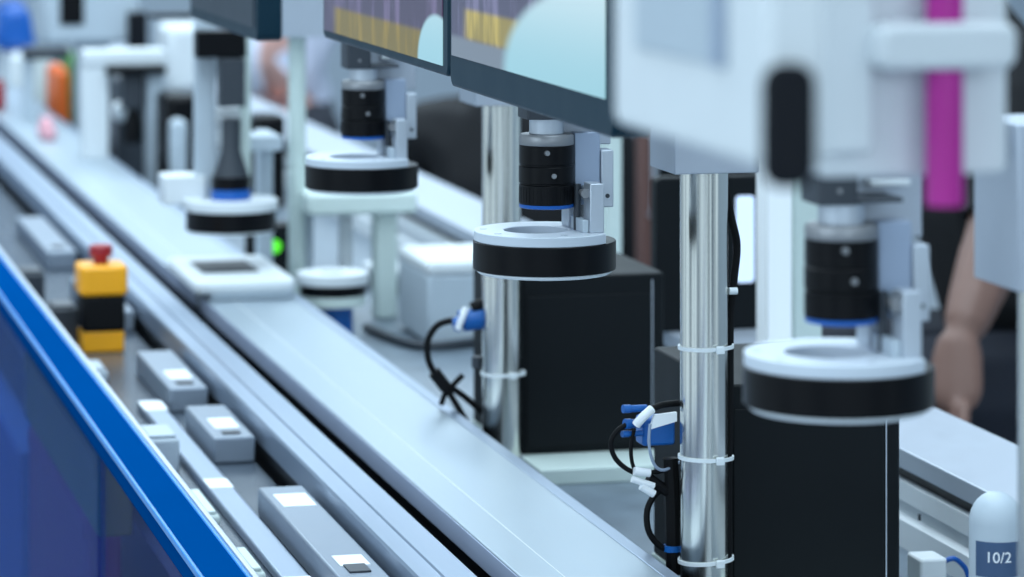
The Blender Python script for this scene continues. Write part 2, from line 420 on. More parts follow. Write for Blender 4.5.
def camera_unit(label, Y, zr):
    """zr = height of the ring's lower rim; the lens looks down through it"""
    t = thing('inspection_camera', label, 'camera', (RX + .0015, Y, zr), 'inspection cameras over the conveyor')
    z0 = .0445                                            # lower end of the lens (blue ring)
    obj('lens_front_ring', lathe(B(), [(0, z0 + .001), (.0175, z0), (.019, z0 + .0005), (.0193, z0 + .0028), (0, z0 + .0028)], 64), 'bluebright', t)
    prof = [(0, z0 + .0028), (.0192, z0 + .0028), (.0192, z0 + .0165)]
    obj('focus_barrel', lathe(B(), prof + [(0, z0 + .0165)], 64), 'black', t, .0004)
    b = B()
    for k in range(40):
        a = 2 * PI * k / 40
        R = Matrix.Rotation(a, 4, 'Z')
        q = B(); box(q, .0188, .01935, -.0006, .0006, z0 + .004, z0 + .015)
        me = bpy.data.meshes.new('tmp'); q.to_mesh(me); q.free(); me.transform(R); b.from_mesh(me); bpy.data.meshes.remove(me)
    obj('knurling', b, 'black', t)
    obj('aperture_barrel', lathe(B(), [(0, z0 + .0168), (.0187, z0 + .0168), (.0187, z0 + .0175), (.0195, z0 + .018), (.0195, z0 + .029), (.0188, z0 + .0296), (.0188, z0 + .0305), (0, z0 + .0305)], 64), 'black', t)
    obj('rear_barrel', lathe(B(), [(0, z0 + .0306), (.0192, z0 + .0306), (.0192, z0 + .044), (0, z0 + .044)], 64), 'black', t, .0004)
    for ax, zz in ((-.0045, .0395), (.0003, .0235)):
        b = B(); lathe(b, [(0, 0), (.0017, 0), (.0019, .0006), (.0019, .003), (0, .003)], 16, (ax, -.0205, z0 + zz), 'y'); obj('set_screw', b, 'ring_grey', t)
    obj('mount_ring', lathe(B(), [(0, z0 + .0441), (.0190, z0 + .0441), (.0192, z0 + .0445), (.0192, z0 + .050), (.0182, z0 + .0515), (0, z0 + .0515)], 64), 'ring_grey', t)
    obj('adapter', lathe(B(), [(0, z0 + .0515), (.0122, z0 + .0515), (.0122, z0 + .0625), (0, z0 + .0625)], 48), 'alu', t, .0005)
    obj('camera_body', prism(B(), rrect(-.0175, .0045, -.0145, .0145, .002), z0 + .0625, z0 + .112), 'dark', t, .0006)
    obj('mount_lug', box(B(), .0045, .030, -.012, .0155, z0 + .063, z0 + .0655), 'dark', t, .0005)
    b = B()
    for s in (-.006,): cyl(b, .0014, -.0002, .001, (s, -.0150, z0 + .070), 'y', 12)
    obj('body_screw', b, 'ring_grey', t)
    return t
def camera_hanger(label, Y, zr, hx=RX):
    """the plates that carry camera and ring light, hung from an arm to the pole's block"""
    t = thing('camera_hanger', label, 'bracket', (hx, Y, zr), 'hanging brackets of the inspection stations')
    obj('hang_plate', box(B(), .0208, .0393, -.004, .008, .046, .0965), 'slate', t, .0008)
    obj('clamp_plate', box(B(), .0395, .0485, -.006, .012, .044, .084), 'alu', t, .0008)
    obj('carrier_plate', box(B(), .008, .0525, .0158, .024, .086, .150), 'anod', t, .0008)
    obj('link_block', box(B(), .024, .036, .008, .0158, .07, .095), 'anod', t, .0005)
    obj('ledge', box(B(), .0195, .0415, .004, .0158, .1145, .1175), 'white', t, .0005)
    obj('lower_link', box(B(), .0255, .0345, -.0118, -.0042, .050, .060), 'paint', t, .0005)
    obj('top_arm', box(B(), -.015, .096, .008, .0155, .126, .150), 'paint', t, .0008)
    b = B()
    for zz in (.052,): cyl(b, .0016, -.0063, -.004, (.044, 0, zz), 'y', 14)
    obj('hex_bolt', b, 'dark', t)
    return t
PX, PR = .7245, .0174
def support_pole(label, Y, m='chrome', ztop=ZC - .156, PR=PR):
    t = thing('support_pole', label, 'pole', (PX, Y, TABLE), 'poles on the bench')
    hp = ZC - .245 - TABLE; ht = ztop - TABLE
    obj('pole_tube', lathe(B(), [(0, 0), (PR, 0), (PR, hp + .01), (0, hp + .01)], 64), m, t)
    obj('foot_flange', lathe(B(), [(0, 0), (PR + .0042, 0), (PR + .0042, .007), (PR + .0037, .008), (PR + .0025, .009), (PR + .0025, .018), (0, .018)], 48), 'alu', t)
    obj('clamp_block', box(B(), -.0315, .0315, -.0315, .0315, hp, ht), 'anod', t, .0008)
    return t
def cable_tie(label, Y, z, tilt=0):
    t = thing('cable_tie', label, 'cable tie', (PX, Y, z), 'cable ties on the poles')
    b = B(); n = 48; prof = [(PR + .0003, -.0013), (PR + .0016, -.0013), (PR + .0016, .0013), (PR + .0003, .0013)]
    lathe(b, prof, n, closed=True)
    for v in b.verts:
        if v.co.x > .004: v.co.x += .0028 * min(1, (v.co.x - .004) / .012)
        v.co.z += tilt * v.co.x
    obj('strap', b, 'diff', t)
    obj('lock_head', box(B(), -.003, .003, -PR - .0045, -PR - .0012, -.0028, .0028), 'diff', t, .0006, loc=(.006, 0, 0))
    return t
def controller(label, Y, x0=.7465, x1=.884, hh=.161, dd=.19):
    w = x1 - x0
    t = thing('controller_box', label, 'controller', (x0, Y, TABLE), 'black controllers on the bench')
    obj('case', prism(B(), rrect(0, w, 0, dd, .006), .014, .014 + hh), 'blackbox', t, .002)
    obj('front_cover', prism(B(), rrect(.006, w - .014, .02, hh - .004, .002), -.0018, -.0001, 'xz'), 'blackbox', t, .0005)
    obj('edge_seam', box(B(), w - .0128, w - .0118, -.0008, .0005, .02, hh + .008), 'alu', t)
    obj('base_plate', box(B(), -.0005, w + .004, -.075, dd, 0, .0138), 'offwhite', t, .001)
    return t
stations = []
defs = [  # px of ring, photo row of ring's lower edge at its ends
    (838.5, 407, 'near blurred'), (544.5, 271, 'sharp middle'), (361.5, 189, 'small far')]
ring_lab = ['large out of focus black ring light with white plate in front of the nearest controller',
            'sharp black ring light with white plate in the centre below the biggest display',
            'smaller black ring light with white plate below the purple and yellow display']
cam_lab = ['out of focus black lens camera hanging left of the magenta hose', 'sharply focused black lens camera with two set screws and blue rim',
           'black lens camera above the farther ring light, under the purple and yellow display']
han_lab = ['blurred hanging bracket beside the nearest camera', 'sharp hanging bracket beside the focused camera in the centre', 'hanging bracket beside the small far camera']
ringpos = []
for (px, py, _), rl, cl, hl in zip(defs, ring_lab, cam_lab, han_lab):
    Y = yof(RX, px); D = dep(RX, Y); z = zat(py, D)
    ringpos.append((Y, z))
    ring_light(rl, Y, z); camera_unit(cl, Y, z); camera_hanger(hl, Y, z)
poleY = [yof(PX, 1050), yof(PX, 704), yof(PX, 501.5), yof(PX, 297)]
pole_lab = ['blurred polished pole at the picture edge nearest the camera', 'sharp polished steel pole with cable ties beside the nearest controller',
            'polished pole left of the second black controller, behind the sharp ring light', 'far cream pole behind the cone lens camera']
for y, l, m in zip(poleY, pole_lab, ('chrome', 'chrome', 'chrome', 'offwhite')): support_pole(l, y, m, PR=PR if m == 'chrome' else .0105)
for y, py, l, ti in [(poleY[1], 350, 'upper white cable tie around the sharp pole', .02), (poleY[1], 461, 'white cable tie halfway down the sharp pole', -.02), (poleY[1], 564, 'lowest white cable tie on the sharp pole', .06),
                 (poleY[2], 376, 'white cable tie around the pole behind the sharp ring light', 0)]:
    D = dep(PX, y - PR); cable_tie(l, y, zat(py, D), ti)
controller('nearest large black controller box right of the sharp pole', poleY[1] + .022, .7475)
controller('black controller box behind the sharp ring light, on a pale base plate', poleY[2] + .022, .7475)
# cable running down behind the sharp pole
Yp = poleY[1]
def pp(px, py, Y): return pos(px, py, Y)
t = thing('power_cable', 'black cable running down the sharp pole, bowed out near the top', 'cable', pp(733, 577, Yp))
o0 = t.location.copy()
b = B(); tube(b, [pp(722, 165, Yp + .02) - o0, pp(731, 215, Yp) - o0, pp(737, 245, Yp) - o0, pp(734, 280, Yp) - o0, pp(730.5, 320, Yp) - o0, pp(730, 352, Yp) - o0, pp(730, 420, Yp) - o0, pp(729, 462, Yp) - o0,
               pp(728.5, 500, Yp) - o0, pp(729, 563, Yp) - o0, pp(729, 608, Yp) - o0], .0028); obj('cable_sheath', b, 'rubber', t)
b = B(); cyl(b, .0026, -.003, .003, pp(733, 291, Yp - .006) - o0, 'x', 12); obj('tie_head', b, 'diff', t)

# cable bundles with blue connectors beside the poles
def harness(label, Y, px0, py0, s, zfloor=TABLE):
    """px0, py0: where the plug pair sits beside the pole; s: pixels per unit of the near bundle"""
    t = thing('cable_harness', label, 'cable harness', (xat(px0, Y), Y, TABLE), 'cable bundles with blue plugs')
    o0 = t.location.copy()
    def q(dx, dy, dY=0): return pos(px0 + dx * s, py0 + dy * s, Y + dY) - o0
    D = dep(xat(px0, Y), Y); mm = D / F * s            # metres per unit
    for xa, xb, dy, r in ((-51, -28, -25, 4.2), (-49, -32, -10, 5.2), (-52, -32, 0, 3.4)):
        b = B(); p = q(xa, dy); p2 = q(xb, dy - 1, .004); d = p2 - p
        tube(b, [p, p + d * .3, p + d * .32, p + d], lambda f, r=r: mm * (r if f < .6 else r * .85), 14, 4); obj('blue_plug', b, 'blue', t)
    b = B(); pc = q(-18, -4, .012); box(b, pc.x - 17 * mm, pc.x + 17 * mm, pc.y - .008, pc.y + .012, pc.z - 14 * mm, pc.z + 14 * mm); obj('connector_body', b, 'blue', t, .002)
    b = B(); pc = q(-12, -15, -.006); prism(b, [(pc.x - 14 * mm, pc.z - 9 * mm), (pc.x + 14 * mm, pc.z - 2 * mm), (pc.x + 14 * mm, pc.z + 7 * mm), (pc.x - 9 * mm, pc.z + 5 * mm)], pc.y - .004, pc.y, 'xz'); obj('white_label', b, 'paper', t)
    b = B(); tube(b, [q(-38, -9, -.006), q(-31, -17, -.008), q(-22, -25, -.006)], mm * 4.6, 12, 4); obj('label_sleeve', b, 'paper', t)
    b = B(); tube(b, [q(-22, -25, -.006), q(-12, -29, -.004), q(4, -31, .002)], mm * 3.4, 12, 4); obj('cable', b, 'rubber', t)
    runs = [([q(-48, -9), q(-57, -3), q(-63, 8), q(-60, 22), q(-50, 33), q(-36, 39), q(-14, 37), q(4, 29)], 2.6, 'cable', 'rubber'),
            ([q(-40, -4), q(-43, 12), q(-42, 28), q(-38, 38)], 2.0, 'cable', 'rubber'),
            ([q(-24, -10, -.010), q(-25, 10, -.010), q(-20, 30, -.008), q(-10, 36, -.006), q(6, 28)], 1.6, 'grey_cable', 'slate'),
            ([q(-6, 50), q(-20, 62), q(-27, 78), q(-25, 98), q(-14, 112), q(-2, 116)], 3.2, 'cable', 'rubber'),
            ([q(-4, 24), q(-2, 60), q(-1, 100), q(0, 140)], 8, 'cable_trunk', 'rubber'),
            ([q(-26, 44), q(-12, 54), q(0, 60)], 6, 'cable', 'rubber')]
    for pts, r, nm, m in runs:
        for p in pts: p.z = max(p.z, r * mm)
        b = B(); tube(b, pts, mm * r, 10); obj(nm, b, m, t)
    for (a, c, r) in ((q(-40, 37, -.004), q(-24, 39, -.004), 4.2), (q(-42, 45, -.004), q(-20, 52, -.004), 3.4), (q(-33, 52, -.004), q(-20, 60, -.004), 4)):
        b = B(); tube(b, [a, a.lerp(c, .5), c], mm * r, 12, 3); obj('white_sleeve', b, 'paper', t)
    b = B(); p = q(-2, 114); cyl(b, mm * 9, -mm * 3, mm * 3, p, 'z', 20); obj('blue_collar', b, 'blue', t)
    return t
harness('tangle of black cables and blue plugs at the foot of the sharp pole', Yp + .02, 674, 434, 1.0)
# looser harness by the second pole
Y2 = poleY[2] + .015
t = thing('cable_harness', 'looped black cable with a blue plug left of the second pole', 'cable harness', (xat(470, Y2), Y2, TABLE), 'cable bundles with blue plugs')
o0 = t.location.copy()
def q(px, py, dY=0):
    p = pos(px, py, Y2 + dY) - o0; p.z = max(p.z, .003); return p
b = B(); tube(b, [q(453, 325), q(462, 322), q(463, 321), q(487, 317)], lambda f: .0062 if f < .4 else .010, 16, 4); obj('blue_plug', b, 'blue', t)
b = B(); tube(b, [q(458, 329, -.012), q(462, 318, -.014), q(466, 308, -.012)], .003, 10, 4); obj('label_sleeve', b, 'paper', t)
b = B(); tube(b, [q(472, 309, .0), q(480, 305, .0), q(488, 304, .01)], .006, 10, 4); obj('plug_boot', b, 'rubber', t)
b = B(); tube(b, [q(454, 320), q(438, 325), q(428, 340), q(428, 358), q(435, 374), q(446, 388), q(456, 404), q(468, 425), q(474, 436)], .0030); obj('cable', b, 'rubber', t)
b = B(); tube(b, [q(463, 375), q(454, 384), q(446, 392), q(441, 405)], .0026); obj('cable', b, 'rubber', t)
b = B(); tube(b, [q(452, 388, .004), q(466, 398, .004), q(482, 412, .004)], .0030); obj('cable', b, 'rubber', t)
b = B(); tube(b, [q(434, 372), q(440, 380), q(446, 388)], .0058, 12, 4); obj('ferrite', b, 'rubber', t)
b = B(); cyl(b, .005, -.005, .005, q(477, 362), 'z', 14); obj('cable_clip', b, 'dark', t)
t = thing('bench_cable', 'grey cable lying across the bench behind the looped harness', 'cable', (xat(420, 3.8), 3.8, TABLE))
o0 = t.location.copy(); b = B()
pts = [Vector((xat(366, 3.85), 3.85, TABLE + .006)) - o0, Vector((xat(420, 3.7), 3.7, TABLE + .006)) - o0, Vector((xat(485, 3.72), 3.72, TABLE + .006)) - o0]
tube(b, pts, .005); obj('cable_sheath', b, 'dark', t)

# ------------------------------------------------------------------ displays
def display(label, X, pl, pr, h, sm, bez_b, hh=.27, bezel='black', pole=0):
    y1 = yof(X, pl); y0 = yof(X, pr); L = y1 - y0; z0 = ZC - h
    t = thing('display', label, 'display', (X, y0, z0), 'displays hung over the line')
    obj('case', prism(B(), rrect(0, L, 0, hh, .008), 0, .024, 'yz'), bezel, t, .002)
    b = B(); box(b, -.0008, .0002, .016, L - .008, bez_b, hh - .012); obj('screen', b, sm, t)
    yp = poleY[pole] - y0; za = -.156 + h
    obj('arm_plate', box(B(), .024, .030, L / 2 - .05, L / 2 + .05, .06, .18), 'dark', t, .001)
    b = B(); box(b, .030, PX - X - .015, L / 2 - .015, L / 2 + .015, .10, .13)
    obj('display_arm', b, 'paint', t, .001)
    b = B(); box(b, PX - X - .015, PX - X + .015, min(L / 2 - .015, yp - .02), max(L / 2 + .015, yp + .02), .10, .13)
    obj('cross_arm', b, 'paint', t, .001)
    obj('arm_post', box(B(), PX - X - .012, PX - X + .012, yp - .012, yp + .012, za, .10), 'paint', t, .001)
    return t
M['bezel'] = mat('glossy_bezel', (8, 40, 54), 0.4, 0.0, 0.1, 20)
M['bezel'].node_tree.nodes['Principled BSDF'].inputs['Specular IOR Level'].default_value = .2
s1 = screen_mat('display_picture_reflection', .06, .145, (.02, .0, .60, .27))
s2 = screen_mat('display_picture_purple', -.05, .085, (.04, .0, .14, .14), (70, 56, 80), (112, 98, 134), ((120, 104, 14), (150, 128, 24)))
s3 = mat('dark_idle_screen', (22, 30, 40), .3, 0, .1, 6); s3.node_tree.nodes['Principled BSDF'].inputs['Specular IOR Level'].default_value = .25
display('biggest display, yellow band and painted pale cyan reflection, over the sharp camera', .53, 450, 613, .1790, s1, .022, bezel='bezel', pole=1)
display('display with purple columns and a yellow band, behind the biggest one', .53, 323, 448, .1735, s2, .007, bezel='bezel', pole=2)
display('dark far display at the top, left of the purple and yellow one', .53, 190, 257, .197, s3, .012, bezel='bezel', pole=3)

# ------------------------------------------------------------------ far inspection station over the white tray
TY = 3.72
t = thing('product_tray', 'white tray with a dark window at the far end of the steel bed', 'tray', (.615, TY, TABLE))
ht = ZC - .498 - TABLE
obj('tray_body', box(B(), -.036, .057, 0, .22, 0.0602, ht - .012), 'paint', t, .003)
b = B(); prism(b, rrect(-.054, .060, -.004, .224, .012), ht - .014, ht); obj('tray_lid', b, 'white', t, .004)
b = B(); box(b, -.034, .030, .07, .17, ht, ht + .001); obj('dark_window', b, 'black', t)
CY = 3.86; CX = xat(231, CY); CD = dep(CX, CY); mC = CD / F
zr = zat(228, CD)
t = thing('cone_camera_station', 'white frame with a cone lens camera and black ring over the white tray', 'inspection station', (CX, CY, TABLE))
zz = lambda py: zat(py, CD) - TABLE
w = lambda n: n * mC
# ring and plate
obj('ring_housing', lathe(B(), [(w(26), zz(229)), (w(45), zz(229)), (w(45), zz(209)), (w(26), zz(209))], 72, closed=True), 'black', t, .0006)
obj('ring_diffuser', lathe(B(), [(w(26), zz(231)), (w(43), zz(231)), (w(43), zz(229)), (w(26), zz(229))], 72, closed=True), 'diff', t)
obj('ring_plate', lathe(B(), [(w(18), zz(209)), (w(47), zz(209)), (w(47), zz(199)), (w(18), zz(199))], 72, closed=True), 'white', t, .001)
obj('blue_lens_rim', lathe(B(), [(0, zz(199)), (w(20), zz(199)), (w(20), zz(189)), (0, zz(189))], 48), 'bluebright', t)
obj('lens_front', lathe(B(), [(0, zz(189)), (w(19.5), zz(189)), (w(19.5), zz(176)), (0, zz(176))], 48), 'black', t)
obj('lens_cone', lathe(B(), [(0, zz(176)), (w(18), zz(176)), (w(9.5), zz(150)), (w(9.5), zz(118)), (0, zz(118))], 48), 'dark', t)
obj('camera_body', box(B(), -w(12.5), w(12.5), -.014, .014, zz(106), zz(58)), 'dark', t, .001)
obj('camera_mount', box(B(), -w(36), w(14), -.012, .016, zz(57), zz(30)), 'black', t, .002)
obj('frame_leg', box(B(), -w(33), -w(13), .018, .04, zz(199), zz(20)), 'paint', t, .002)
obj('frame_leg', box(B(), w(12), w(23), .018, .04, zz(199), zz(20)), 'offwhite', t, .002)
obj('frame_bar', box(B(), -w(13), w(12), .018, .034, zz(120), zz(110)), 'white', t, .001)
obj('frame_foot', box(B(), -w(66), -w(24), .012, .06, zz(205), zz(176)), 'white', t, .002)
obj('frame_column', box(B(), w(44), w(58), .10, .135, 0, zz(140)), 'paint', t, .002)
obj('frame_arm', box(B(), w(20), w(58), .036, .105, zz(155), zz(140)), 'paint', t, .002)

# white shelf frame with a ring light inside, behind the far ring
SY = 3.95
X0, X1 = xat(305, SY), xat(414, SY); SD = dep((X0 + X1) / 2, SY); mS = SD / F
t = thing('shelf_frame', 'white shelf frame on posts behind the far ring light', 'frame', ((X0 + X1) / 2, SY, TABLE))
wS = (X1 - X0) / 2; zs = lambda py: zat(py, SD) - TABLE
obj('shelf', box(B(), -wS, wS, -.02, .10, zs(213), zs(192)), 'offwhite', t, .004)
fx = lambda px: xat(px, SY) - (X0 + X1) / 2
obj('post', box(B(), fx(376), fx(398), 0, .03, 0, zs(213)), 'offwhite', t, .003)
obj('post', box(B(), fx(308), fx(320), .04, .06, 0, zs(213)), 'paint', t, .002)
obj('post', box(B(), fx(346), fx(358), .03, .05, 0, zs(213)), 'white', t, .003)
RY = 3.78; RXX = xat(333, RY); RD = dep(RXX, RY); mR = RD / F; rz = lambda py: zat(py, RD) - TABLE
t = thing('ring_light', 'low ring light with white plate right of the tray, below the shelf frame', 'ring light', (RXX, RY, TABLE), 'ring lights over the inspection conveyor')
obj('ring_housing', lathe(B(), [(.016, rz(294)), (33 * mR, rz(294)), (33 * mR, rz(283)), (.016, rz(283))], 64, closed=True), 'black', t)
obj('top_plate', lathe(B(), [(.014, rz(283)), (36 * mR, rz(283)), (36 * mR, rz(272)), (.014, rz(272))], 64, closed=True), 'white', t, .001)
obj('lower_plate', lathe(B(), [(0, rz(304)), (33 * mR, rz(304)), (33 * mR, rz(294)), (0, rz(294))], 64), 'offwhite', t)
obj('blue_base', lathe(B(), [(0, 0), (20 * mR, 0), (20 * mR, rz(304)), (0, rz(304))], 48), 'blue', t)
LX = xat(274, 4.3)
t = thing('indicator_box', 'black box with a round green lamp behind the tray', 'box', (LX, 4.3, TABLE))
LD = dep(LX, 4.3); lz = lambda py: zat(py, LD) - TABLE
obj('housing', box(B(), -.03, .045, 0, .05, 0, lz(225)), 'blackbox', t, .003)
b = B(); cyl(b, .0085, -.006, 0, (0, 0, lz(246)), 'y', 24); obj('green_lamp', b, 'led', t)
# white cabinet box on bench
Y = 3.72; X = xat(428, Y); D = dep(X, Y)
t = thing('white_equipment_box', 'pale box with a white lid standing on the bench left of the second pole', 'box', (X, Y, TABLE))
ht = zat(262, D) - TABLE
obj('case', box(B(), 0, .115, 0, .16, .004, ht - .016), 'paint', t, .003)
obj('lid', box(B(), -.001, .116, -.001, .161, ht - .016, ht), 'white', t, .005)
b = B()
for fx_ in (.012, .10):
    for fy in (.015, .14): cyl(b, .007, 0, .004, (fx_, fy, 0), n=14)
obj('rubber_feet', b, 'rubber', t)
# small dark things on bench
t = thing('cable_duct', 'dark slotted duct lying on the bench in front of the shelf frame', 'duct', (xat(395, 4.2), 4.15, TABLE))
obj('duct_body', box(B(), -.03, .03, 0, .1, 0, .022), 'dark', t, .002)
obj('duct_cover', box(B(), -.031, .031, -.001, .101, .022, .03), 'white', t, .002)

# tall white posts on the rear conveyor
def post(label, px0, px1, Y, pyb_z, m='white', ztop=2.0):
    x0, x1 = xat(px0, Y), xat(px1, Y)
    t = thing('machine_post', label, 'post', ((x0 + x1) / 2, Y, pyb_z), 'white posts on the rear conveyor')
    w_ = (x1 - x0) / 2
    obj('post_profile', prism(B(), [(-w_, 0), (w_, 0), (w_, .012), (w_ - .003, .015), (w_ - .003, .02), (w_, .023), (w_, .035), (-w_, .035), (-w_, .023), (-w_ + .003, .02), (-w_ + .003, .015), (-w_, .012)], .006, ztop - pyb_z), m, t, .001)
    obj('foot_plate', box(B(), -w_ - .006, w_ + .006, -.006, .041, 0, .006), 'anod', t, .001)
    return t
post('broad bright white post behind the nearest camera', 768, 792, 2.95, BED2, 'brightwhite')
post('cream post beside the bright white one, behind the nearest camera', 795, 822, 3.0, BED2, 'offwhite')
post('thin white post just right of the sharp camera bracket', 606, 622, 3.6, BED2, 'offwhite')
# black framed panel with white screen behind the sharp pole
Y = 3.25; X = xat(728, Y); D = dep(X, Y)
X1 = xat(768, Y)
t = thing('operator_panel', 'black upright panel with a lit white screen seen right of the sharp pole', 'panel', (X, Y, BED2))
pz = lambda py: zat(py, D) - BED2
obj('panel_case', prism(B(), rrect(-.075, X1 - X, .0, pz(176), .006), 0, .02, 'xz'), 'blackbox', t, .002)
b = B(); prism(b, rrect(.008, .0275, pz(283), pz(196), .004), -.0012, .0004, 'xz'); obj('screen', b, 'whitescreen', t)
# rounded sensor with label and small white box low right
Y = 2.08; X = xat(996, Y); D = dep(X, Y); mN = D / F
z0 = zat(577, D)
t = thing('proximity_sensor', 'rounded grey sensor with a blue label in front of the rear conveyor', 'sensor', (X, Y, TABLE))
sz = lambda py: zat(py, D) - TABLE
prof = [(0, 0), (27 * mN, 0), (27 * mN, sz(522))]
for i in range(1, 9):
    a = PI / 2 * i / 8; prof.append((27 * mN * math.cos(a), sz(522) + 27 * mN * 1.15 * math.sin(a)))
prof[-1] = (0, prof[-1][1])
obj('dome_body', lathe(B(), prof, 48), 'paint', t)
lb = B(); n = 16; R = 27.4 * mN
v0 = []
for i in range(n + 1):
    a = -PI / 2 + (i / n - .5) * 2.4
    v0.append((lb.verts.new((R * math.cos(a), R * math.sin(a), sz(572))), lb.verts.new((R * math.cos(a), R * math.sin(a), sz(537)))))
for a, c in zip(v0, v0[1:]): lb.faces.new((a[0], c[0], c[1], a[1]))
M['label'] = mat('blue_label', (58, 82, 116), .5, 0, .1, 40)
lo = obj('blue_label', lb, 'label', t)
cu = bpy.data.curves.new('label_marks', 'FONT'); cu.body = '10/2'; cu.size = 15 * mN; cu.extrude = .0002; cu.align_x = 'CENTER'
tx = bpy.data.objects.new('label_marks', cu); 
dg = bpy.context.evaluated_depsgraph_get(); C.objects.link(tx); bpy.context.view_layer.update()
me = bpy.data.meshes.new_from_object(tx.evaluated_get(bpy.context.evaluated_depsgraph_get())); bpy.data.objects.remove(tx)
for v in me.vertices:                       # wrap the marks round the sensor
    a = -PI / 2 + (v.co.x - 8 * mN) / R
    v.co = Vector(((R + .0003 + v.co.z) * math.cos(a), (R + .0003 + v.co.z) * math.sin(a), sz(557) + v.co.y))
mo = bpy.data.objects.new('label_marks', me); C.objects.link(mo); me.materials.append(M['paper']); mo.parent = t
Y = 2.42; X = xat(934, Y); D = dep(X, Y)
t = thing('terminal_block', 'small white terminal block at the lower edge between controller and sensor', 'terminal block', (X, Y, TABLE))
hb = zat(559, D) - TABLE
obj('block_body', prism(B(), rrect(-.011, .011, 0, .03, .003), 0, hb), 'white', t, .002)
obj('terminal_wire', tube(B(), [(.011, .012, hb * .8), (.02, .01, hb * .9), (.03, .012, hb * .6), (.034, .012, .004)], .002), 'bluebright', t)

# ------------------------------------------------------------------ big blurred things close to the lens
X = .352
yl, yr = yof(X, 613), yof(X, 766)
t = thing('control_pendant', 'large blurred white control pendant with a black rounded end close to the lens', 'pendant', (X, yr, ZC - .113))
L = yl - yr
obj('housing', prism(B(), rrect(0, L, 0, .17, .006), 0, .022, 'yz'), 'white', t, .003)
obj('window_frame', box(B(), -.0016, .0002, .042, L - .035, .0315, .09), 'paint', t, .001)
obj('window_strip', box(B(), -.003, -.0014, .042, .052, .0315, .09), 'slate', t, .0005)
D0 = dep(X, yr)
obj('black_grip', prism(B(), rrect(-.0025, .0165, -.0055, .036, .0075), -.005, 0, 'xz'), 'grip', t, .003)
obj('carrying_arm', box(B(), .004, .018, L * .4, L * .6, .17, .5), 'paint', t, .002)
Yn = 1.32
x0, x1 = xat(820, Yn), xat(1008, Yn); D = dep((x0 + x1) / 2, Yn)
t = thing('machine_cover', 'big blurred white machine plate behind the magenta hose', 'machine cover', ((x0 + x1) / 2, Yn, zat(176, D)))
w_ = (x1 - x0) / 2; mH = D / F
nz = lambda py: zat(py, D) - zat(176, D)
obj('plate', prism(B(), rrect(-w_, w_, 0, nz(-200), .004), 0, .02, 'xz'), 'white', t, .002)
obj('side_rib', box(B(), -w_, -w_ + .02, -.01, 0, nz(150), nz(-200)), 'white', t, .002)
b = B(); prism(b, rrect(-w_ + 42 * mH, w_ - 14 * mH, nz(66), nz(20), .006), -.026, 0, 'xz'); obj('hose_clamp', b, 'white', t, .003)
HX = xat(948, Yn - .018)
th = thing('magenta_hose', 'bright magenta hose hanging upright in front of the white plate', 'hose', (HX, Yn - .014, zat(202, D)))
b = B(); cyl(b, .0078, 0, nz(67) - nz(202), n=32); obj('hose_length', b, 'magenta', th)
b = B(); cyl(b, .0078, nz(20) - nz(202), .20, n=32); obj('hose_length', b, 'magenta', th)
# ------------------------------------------------------------------ left and far background
def prop(name, label, cat, px0, px1, pyt, pyb, Y, d, m, bevel=.01, zbase=None, detail=None):
    x0, x1 = xat(px0, Y), xat(px1, Y); D = dep((x0 + x1) / 2, Y)
    zb = zat(pyb, D) if zbase is None else zbase; zt = zat(pyt, D)
    t = thing(name, label, cat, ((x0 + x1) / 2, Y, zb)); w_ = (x1 - x0) / 2
    obj('body', box(B(), -w_, w_, 0, d, 0, zt - zb), m, t, bevel)
    return t, w_, zt - zb, D / F
def portal(label, Y, pl, pr, ptop, cam=True):
    x0, x1 = xat(pl, Y), xat(pr, Y); D = dep((x0 + x1) / 2, Y); mm = D / F; zt = zat(ptop, D) - TABLE
    t = thing('portal_frame', label, 'frame', ((x0 + x1) / 2, Y, TABLE), 'white portal frames far down the line')
    w_ = (x1 - x0) / 2
    obj('post', box(B(), -w_, -w_ + 26 * mm, 0, .05, 0, zt), 'white', t, .004)
    obj('post', box(B(), w_ - 18 * mm, w_, 0, .05, 0, zt), 'paint', t, .004)
    obj('cross_beam', box(B(), -w_, w_, -.003, .053, zt, zt + 16 * mm), 'white', t, .004)
    obj('black_bar', box(B(), -w_ + 22 * mm, w_ - 1 * mm, -.02, .0, zt - 8 * mm, zt), 'black', t, .002)
    if cam:
        c = (w_ * .25, .02)
        obj('camera_body', box(B(), c[0] - 12 * mm, c[0] + 10 * mm, .002, .045, zt - 44 * mm, zt - 8 * mm), 'dark', t, .003)
        obj('lens', lathe(B(), [(0, zt - 78 * mm), (10 * mm, zt - 78 * mm), (10 * mm, zt - 60 * mm), (6 * mm, zt - 44 * mm), (0, zt - 44 * mm)], 24, (c[0], c[1], 0)), 'black', t)
    return t
portal('white portal frame at the far left beside the orange folder', 5.4, 83, 166, 66)
# dark machinery low between the portals
prop('control_cabinet', 'dark control cabinet seen through the white portal frame at the far left', 'cabinet', 116, 150, 78, 178, 5.6, .12, 'dark', .01, TABLE)
prop('valve_block', 'small white valve block hanging in front of the dark cabinet in the portal', 'valve block', 116, 130, 104, 122, 5.48, .06, 'white', .008)
t_ = bpy.data.objects['valve_block']; obj('stand', box(B(), -.008, .008, .02, .04, TABLE - t_.location.z, 0), 'dark', t_, .001)
prop('valve_block', 'low white valve block right of the portal frame', 'valve block', 172, 188, 120, 178, 5.18, .04, 'paint', .008, TABLE)
prop('drive_unit', 'dark drive unit between the two white portal frames', 'drive unit', 166, 202, 95, 178, 5.25, .12, 'black', .01, TABLE)
t, w_, hh, mm = prop('machine_housing', 'pale machine housing with a dark window at the top left', 'machine', 44, 140, -20, 44, 6.3, .2, 'paint', .01)
obj('dark_window', box(B(), -.06 * 1, -.015, -.004, .004, hh * .3, hh * .86), 'black', t, .003)
